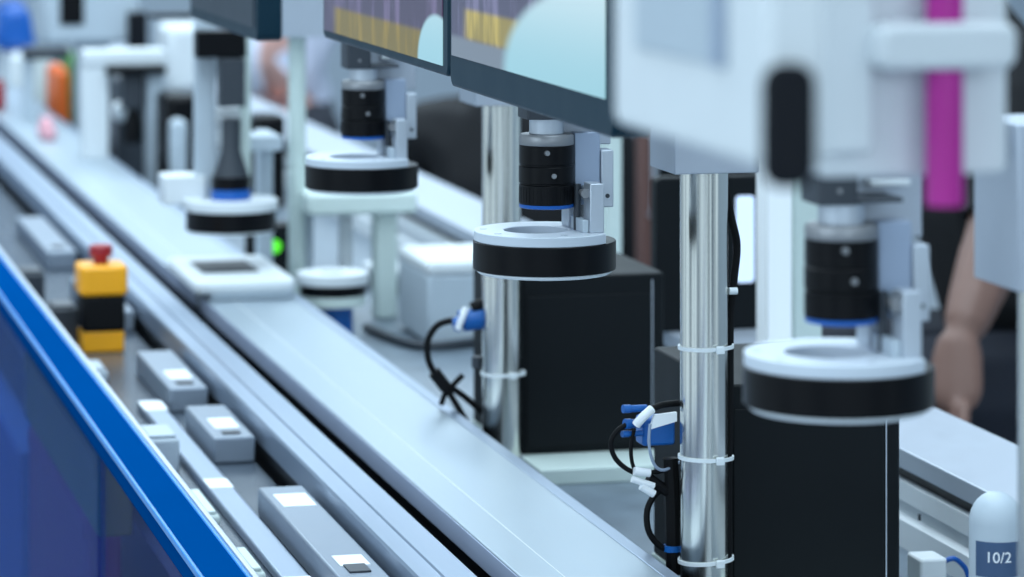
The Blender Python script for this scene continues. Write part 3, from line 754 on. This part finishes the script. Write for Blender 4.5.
obj('lens_port', box(B(), w_ * .72, w_ * 1.12, -.03, .005, -.01, hh * .5), 'grip', t, .003)
obj('support_column', box(B(), -.02, .04, .06, .12, -(zat(44, mm * F) - TABLE), 0), 'paint', t, .003)
t, w_, hh, mm = prop('white_hood', 'bright white rounded hood behind the cone lens camera', 'hood', 168, 212, 26, 92, 5.9, .15, 'white', .012)
obj('hood_stand', box(B(), -.02, .02, .05, .09, -(zat(92, mm * F) - TABLE), 0), 'dark', t, .003)
t, w_, hh, mm = prop('black_cable_arm', 'thin black arm reaching over the far frames', 'arm', 150, 232, 13, 18, 5.0, .02, 'black', .003)
obj('arm_post', box(B(), w_ - .014, w_, .0, .02, -(zat(18, mm * F) - TABLE), 0), 'dark', t, .002)

prop('black_terminal', 'small black terminal box right of the cone lens camera frame', 'terminal', 258, 286, 116, 150, 5.15, .08, 'black', .006, TABLE)
t, w_, hh, mm = prop('grey_shelf_bar', 'short dark grey bar on a stand beside the blue bin at the far left', 'bar', 24, 70, 47, 60, 6.15, .05, 'dark', .006)
obj('bar_stand', box(B(), -w_, -w_ + .02, .02, .04, TABLE - zat(60, mm * F), 0), 'paint', t, .002)
# coloured things at the far end of the bench
Yf = 6.7
TT = TABLE
def far(name, label, cat, px0, px1, pyt, m, Y=Yf, d=.15, taper=1.0, bev=.006, z=TT):
    x0, x1 = xat(px0, Y), xat(px1, Y); D = dep((x0 + x1) / 2, Y); zt = zat(pyt, D)
    t = thing(name, label, cat, ((x0 + x1) / 2, Y, z)); w_ = (x1 - x0) / 2
    b = B(); box(b, -w_, w_, 0, d, 0, zt - z)
    for v in b.verts:
        if v.co.z > .001: v.co.x *= taper
    obj('body', b, m, t, bev)
    b = B(); box(b, -w_ * taper * .8, w_ * taper * .8, d * .2, d * .8, zt - z, zt - z + .006); obj('top', b, m, t, .002)
    return t
far('orange_folder', 'upright orange folder beside the green one on the far bench', 'folder', 57, 69, 72, 'orange', Yf - .1, .2)
far('green_folder', 'upright green folder next to the orange one on the far bench', 'folder', 70, 83, 60, 'green', Yf + .05, .2)
tc_ = far('white_carton', 'white carton under the blue bin at the far left', 'carton', 11, 52, 56, 'white', Yf + .25, .3)
Dw = dep(xat(18, Yf + .25), Yf + .25); zc_ = zat(56, Dw) + .0062
far('pink_bag', 'soft pink bag in front of the white carton', 'bag', 42, 58, 124, 'pink', Yf - 1.0, .1, .7, .02, BED)
far('red_cup', 'red cup at the picture edge on the far bench', 'cup', -8, 6, 84, 'red', Yf - .35, .06, .9, .006, BED)
far('blue_bin', 'tapered blue bin standing on the white carton at the far left', 'bin', -6, 38, 6, 'bluebright', Yf + .32, .2, .62, .02, zc_)
# brown cabinet with things behind the sharp bracket
Y = 4.85
t, w_, hh, mm = prop('brown_cabinet', 'narrow reddish brown cabinet seen between the sharp bracket and the sharp pole', 'cabinet', 642, 655, 60, 300, Y, .04, 'brown', .006, 0)
obj('door', box(B(), -w_ + .003, w_ - .003, -.012, -.001, .05, hh - .02), 'brown', t, .002)
obj('handle', tube(B(), [(w_ - .01, -.013, .75), (w_ - .01, -.03, .77), (w_ - .01, -.03, .87), (w_ - .01, -.013, .89)], .004), 'alu', t)
t, w_, hh, mm = prop('black_rack', 'tall black equipment rack behind the sharp pole', 'rack', 656, 780, -60, 360, 5.0, .06, 'blackbox', .006, 0)
for k in range(10): obj('front_panel', box(B(), -w_ + .01, w_ - .01, -.008, 0, .1 + k * .14, .225 + k * .14), 'black', t, .002)

# ------------------------------------------------------------------ people at the next line
def skin_mesh(joints, edges, rad_add=0.0, root=0, sub=1):
    """joints: list of (pos, rx, ry); returns an evaluated mesh grown by a Skin modifier"""
    me = bpy.data.meshes.new('tmp'); me.from_pydata([j[0] for j in joints], edges, [])
    o = bpy.data.objects.new('tmp', me); C.objects.link(o)
    o.modifiers.new('skin', 'SKIN'); 
    if not me.skin_vertices:
        bpy.context.view_layer.objects.active = o
        bm = bmesh.new(); bm.from_mesh(me); bm.verts.layers.skin.verify(); bm.to_mesh(me); bm.free()
    for k, j in enumerate(joints):
        sv = me.skin_vertices[0].data[k]; sv.radius = (j[1] + rad_add, j[2] + rad_add); sv.use_root = (k == root)
    if sub:
        m = o.modifiers.new('sub', 'SUBSURF'); m.levels = sub; m.render_levels = sub
    bpy.context.view_layer.update()
    out = bpy.data.meshes.new_from_object(o.evaluated_get(bpy.context.evaluated_depsgraph_get()))
    bpy.data.objects.remove(o); return out
def fuse(meshes, name, m, parent, voxel=None):
    bm = B()
    for x in meshes: bm.from_mesh(x)
    if voxel:
        me = bpy.data.meshes.new('tmp'); bm.to_mesh(me); bm.free(); o = bpy.data.objects.new('tmp', me); C.objects.link(o)
        r = o.modifiers.new('r', 'REMESH'); r.mode = 'VOXEL'; r.voxel_size = voxel
        sm = o.modifiers.new('s', 'SMOOTH'); sm.iterations = 2
        bpy.context.view_layer.update()
        out = bpy.data.meshes.new_from_object(o.evaluated_get(bpy.context.evaluated_depsgraph_get())); bpy.data.objects.remove(o)
        bm = B(); bm.from_mesh(out)
    o = obj(name, bm, m, parent); o.data.polygons.foreach_set('use_smooth', [True] * len(o.data.polygons)); return o
def seated(label, hip, yaw, shirt, trousers, arms=None, lean=0.0, long=False, skin='skin', voxel=.009):
    """front is local -y; hip = world position of the hip centre; arms = {side: [shoulder?, elbow, wrist, palm end] world points}"""
    t = thing('person', label, 'person', (hip[0], hip[1], 0)); t.rotation_euler = (0, 0, yaw)
    R = Matrix.Rotation(-yaw, 3, 'Z'); H = hip[2]
    def lean_(x, y, z): return (x, y - lean * z, H + z)
    J = [(lean_(0, 0, 0), .13, .13), (lean_(0, -.01, .16), .115, .115), (lean_(0, -.015, .33), .125, .125), (lean_(0, -.01, .45), .075, .065),
         (lean_(0, -.03, .515), .056, .056), (lean_(0, -.062, .575), .078, .082), (lean_(0, -.05, .645), .094, .106), (lean_(0, -.045, .715), .074, .084)]
    E = [(0, 1), (1, 2), (2, 3), (3, 4), (4, 5), (5, 6), (6, 7)]
    names = {}; tips = {}
    extra = []
    for s, nm in ((-1, 'r'), (1, 'l')):
        base = len(J)
        if arms and nm in arms: el, wr, pe = [tuple(R @ (Vector(p) - Vector((hip[0], hip[1], 0)))) for p in arms[nm]]
        else: el, wr, pe = lean_(s * .22, -.10, .17), lean_(s * .15, -.34, .13), lean_(s * .13, -.43, .115)
        sh = lean_(s * .175, -.01, .41)
        el, wr, pe, sh = Vector(el), Vector(wr), Vector(pe), Vector(sh)
        J += [(tuple(sh), .058, .058), (tuple(sh.lerp(el, .5)), .05, .05), (tuple(el), .042, .042), (tuple(el.lerp(wr, .3)), .043, .043), (tuple(wr), .027, .027)]
        E += [(2, base), (base, base + 1), (base + 1, base + 2), (base + 2, base + 3), (base + 3, base + 4)]
        names[nm] = base
        tips[nm] = (pe - wr).normalized() * .17
        d = (pe - wr).normalized(); side = Vector((1, 0, 0)) - d * d.x
        if side.length < .2: side = Vector((0, 1, 0)) - d * d.y
        side.normalize(); nrm = d.cross(side)
        # palm and fingers, each finger its own chain rooted in the palm
        k = wr + d * .085
        extra.append(skin_mesh([(tuple(wr - d * .02), .026, .022), (tuple(wr + d * .035), .038, .017), (tuple(k), .040, .015)], [(0, 1), (1, 2)]))
        for f, (off, ln) in enumerate(((-.033, .068), (-.011, .078), (.012, .073), (.034, .058))):
            p0 = k - d * .02 + side * off * .9; p1 = k + d * ln * .4 + side * off * 1.15 + nrm * .004; p2 = k + d * ln * .75 + side * off * 1.24 + nrm * .014; p3 = k + d * ln + side * off * 1.28 + nrm * .026
            extra.append(skin_mesh([(tuple(p0), .0095, .0095), (tuple(p1), .009, .009), (tuple(p2), .008, .008), (tuple(p3), .0068, .0068)], [(0, 1), (1, 2), (2, 3)]))
        p0 = wr + d * .03 + side * s * -.02; p1 = wr + d * .055 + side * s * -.05 + nrm * .012; p2 = wr + d * .088 + side * s * -.062 + nrm * .022
        extra.append(skin_mesh([(tuple(p0), .014, .014), (tuple(p1), .0105, .0105), (tuple(p2), .008, .008)], [(0, 1), (1, 2)]))
    for s, nm in ((-1, 'R'), (1, 'L')):
        base = len(J)
        J += [((s * .095, -.02, H - .01), .095, .09), ((s * .12, -.24, H + .005), .078, .078), ((s * .13, -.44, H - .005), .058, .058), ((s * .13, -.43, H * .55), .052, .055),
              ((s * .13, -.41, .09), .036, .04), ((s * .135, -.50, .045), .038, .03), ((s * .14, -.60, .035), .032, .024)]
        E += [(0, base)] + [(base + k, base + k + 1) for k in range(6)]
        names[nm] = base
    # nose, ears: short branches on the head
    hd = Vector(J[6][0])
    feat = [skin_mesh([(tuple(hd + Vector((0, -.075, .0))), .012, .012), (tuple(hd + Vector((0, -.102, -.035))), .014, .014)], [(0, 1)])]
    for s in (-1, 1): feat.append(skin_mesh([(tuple(hd + Vector((s * .07, .0, -.03))), .008, .016), (tuple(hd + Vector((s * .082, .012, .012))), .008, .02)], [(0, 1)]))
    body = fuse([skin_mesh(J, E)] + extra + feat, 'body', skin, t, voxel)
    def face_y(x, z):
        ys = [v.co.y for v in body.data.vertices if abs(v.co.x - x) < .012 and abs(v.co.z - z) < .012]
        return min(ys) if ys else hd.y - .08
    for s in (-1, 1):
        ex, ez = hd.x + s * .031, hd.z + .004
        b = B(); bmesh.ops.create_uvsphere(b, u_segments=12, v_segments=8, radius=.011, matrix=Matrix.Translation((ex, face_y(ex, ez) + .0065, ez))); obj('eye', b, 'hair', t)
    mz = hd.z - .066
    b = B(); tube(b, [(hd.x + dx_, face_y(hd.x + dx_, mz) + .003, mz) for dx_ in (-.022, -.008, .008, .022)], .0045, 8, 4); obj('mouth', b, 'brown', t)
    # hair
    b = B(); bmesh.ops.create_icosphere(b, subdivisions=3, radius=1, matrix=Matrix.Translation(hd + Vector((0, .012, .03))) @ Matrix.Diagonal((.094, .108, .102, 1)))
    bmesh.ops.delete(b, geom=[v for v in b.verts if v.co.y < hd.y - .035 and v.co.z < hd.z + .055 or v.co.z < hd.z - .07], context='VERTS')
    bmesh.ops.solidify(b, geom=b.faces[:], thickness=.012); obj('hair', b, 'hair', t)
    r, l, a, c = names['r'], names['l'], names['R'], names['L']
    SEG = [(Vector(J[p][0]), Vector(J[q_][0])) for p, q_ in E]
    hand = len(SEG)
    for nm in ('r', 'l'):
        w_ = Vector(J[names[nm] + 4][0]); SEG.append((w_ + (w_ - Vector(J[names[nm] + 3][0])) * .12, w_ + tips[nm]))
    me = body.data
    def near(p):
        best, bi = 9, 0
        for k, (u, v) in enumerate(SEG):
            d = v - u; tt = max(0, min(1, (p - u).dot(d) / d.length_squared)); q2 = (p - u - d * tt).length_squared
            if q2 < best: best, bi = q2, k
        return bi
    own = [near(v.co) for v in me.vertices]
    eid = {e: k for k, e in enumerate(E)}
    def garment(name, m, segs, lift, grow=True):
        ids = {eid[e] for e in segs}
        b = B(); b.from_mesh(me); b.verts.ensure_lookup_table()
        kill = [f for f in b.faces if not (any if grow else all)(own[v.index] in ids for v in f.verts)]
        nr = [v.normal.copy() for v in b.verts]
        for v in b.verts: v.co += v.normal * lift
        bmesh.ops.delete(b, geom=kill, context='FACES')
        g = obj(name, b, m, t); g.data.polygons.foreach_set('use_smooth', [True] * len(g.data.polygons))
        md = g.modifiers.new('cloth', 'SOLIDIFY'); md.thickness = .004; md.offset = -1
        return g
    arm_ = [(r, r + 1), (r + 1, r + 2), (l, l + 1), (l + 1, l + 2), (2, r), (2, l)] + ([(r + 2, r + 3), (r + 3, r + 4), (l + 2, l + 3), (l + 3, l + 4)] if long else [])
    garment('shirt', shirt, [(0, 1), (1, 2), (2, 3)] + arm_, .010)
    garment('trousers', trousers, [(0, a), (a, a + 1), (a + 1, a + 2), (a + 2, a + 3), (a + 3, a + 4), (0, c), (c, c + 1), (c + 1, c + 2), (c + 2, c + 3), (c + 3, c + 4)], .007)
    for q_ in (a, c): garment('shoe', 'shoe', [(q_ + 4, q_ + 5), (q_ + 5, q_ + 6)], .008)
    # the stool they sit on
    st = thing('stool', {'a': 'round'}.get('b', 'black round stool under the ') + label, 'stool', (hip[0], hip[1], 0), 'work stools')
    st['label'] = 'black round stool under the ' + label.split(' seated')[0]
    zt = H - .15
    obj('seat', lathe(B(), [(0, zt - .05), (.15, zt - .05), (.165, zt - .035), (.165, zt - .012), (.15, zt), (0, zt)], 40), 'rubber', st)
    obj('column', cyl(B(), .022, .05, zt - .05), 'chrome', st)
    obj('base', lathe(B(), [(0, 0), (.19, 0), (.19, .012), (.05, .05), (0, .05)], 40), 'dark', st)
    return t
def wp(px, py, D):
    r = (px - 512) / F * D
    return (r * CT + D * ST, -r * ST + D * CT, zat(py, D))
hp = wp(1058, 380, 4.32)
seated('person in dark clothes seated at the right, bare forearm hanging down', hp, -PI / 2, 'cloth_black', 'cloth_navy', lean=.3, voxel=.0055, arms=
       {'l': [wp(1003, 222, 4.08), wp(958, 345, 3.98), wp(955, 395, 3.96)],
        'r': [wp(1085, 170, 4.6), wp(1030, 300, 4.5), wp(1000, 340, 4.46)]})
hp = wp(512, 232, 6.35); hp = (hp[0], hp[1], .36)
seated('person in black seated with the back turned, left of the pole behind the sharp ring', hp, PI - .3, 'cloth_black', 'cloth_navy', long=True)
hp = wp(276, 232, 9.4); hp = (hp[0], hp[1], .50)
seated('person in a pale coat seated facing the line, far behind the cone lens camera', hp, -.25, 'cloth_pale', 'cloth_navy',
       {'r': [wp(282, 92, 9.2), wp(266, 62, 9.0), wp(272, 32, 8.98)], 'l': [wp(294, 95, 9.35), wp(286, 118, 9.2), wp(278, 122, 9.1)]}, skin='skin_pale')

# ------------------------------------------------------------------ lamps
def area(name, loc, rot, sx, sy, e, col=(.72, .885, 1)):
    l = bpy.data.lights.new(name, 'AREA'); l.shape = 'RECTANGLE'; l.size = sx; l.size_y = sy; l.energy = e; l.color = col
    o = bpy.data.objects.new(name, l); C.objects.link(o); o.location = loc; o.rotation_euler = rot; return o
area('hall_light', (.5, 3.0, 2.9), (0, 0, 0), 2.0, 4.0, 95)
area('hall_light', (.8, 7.5, 2.9), (0, 0, 0), 3.0, 5.0, 150)
area('fill_light', (-2.4, .2, 2.0), (0, math.radians(-66), math.radians(20)), 1.6, 3.0, 40)  # added fill lamp on the left, brightens the left-facing sides
area('fill_light', (.3, -3.2, 2.2), (math.radians(68), 0, 0), 4.0, 1.6, 55)  # added fill lamp behind the camera, lifts the front faces

# world: soft bluish daylight with broad bright and dark openings round the horizon
wd = bpy.data.worlds.new('hall_daylight'); bpy.context.scene.world = wd; wd.use_nodes = True
nt = wd.node_tree; bg = nt.nodes['Background']
tc = nt.nodes.new('ShaderNodeTexCoord'); mp = nt.nodes.new('ShaderNodeMapping'); mp.inputs['Scale'].default_value = (3.2, 3.2, .5)
no = nt.nodes.new('ShaderNodeTexNoise'); no.inputs['Scale'].default_value = 1.6; no.inputs['Detail'].default_value = 2
rp = nt.nodes.new('ShaderNodeValToRGB')
rp.color_ramp.elements[0].position = .36; rp.color_ramp.elements[0].color = (.06, .105, .16, 1)
rp.color_ramp.elements[1].position = .60; rp.color_ramp.elements[1].color = (.76, .96, 1.10, 1)
nt.links.new(tc.outputs['Generated'], mp.inputs['Vector']); nt.links.new(mp.outputs['Vector'], no.inputs['Vector'])
nt.links.new(no.outputs['Fac'], rp.inputs['Fac']); nt.links.new(rp.outputs['Color'], bg.inputs['Color'])
bg.inputs['Strength'].default_value = 1.0

# ------------------------------------------------------------------ camera
cd = bpy.data.cameras.new('camera'); cam = bpy.data.objects.new('camera', cd); C.objects.link(cam)
cam.location = (0, 0, ZC); cam.rotation_euler = (PI / 2, 0, -TH)
cd.sensor_fit = 'HORIZONTAL'; cd.sensor_width = 36; cd.lens = F * 36 / 1024
cd.shift_y = -(288.5 - HY) / 1024
cd.clip_start = .05; cd.clip_end = 60
cd.dof.use_dof = True; cd.dof.focus_distance = 2.38; cd.dof.aperture_fstop = cd.lens / 15
bpy.context.scene.camera = cam
vs = bpy.context.scene.view_settings
vs.view_transform = 'Standard'; vs.look = 'None'; vs.exposure = 0.12; vs.gamma = 1.0; vs.use_curve_mapping = False
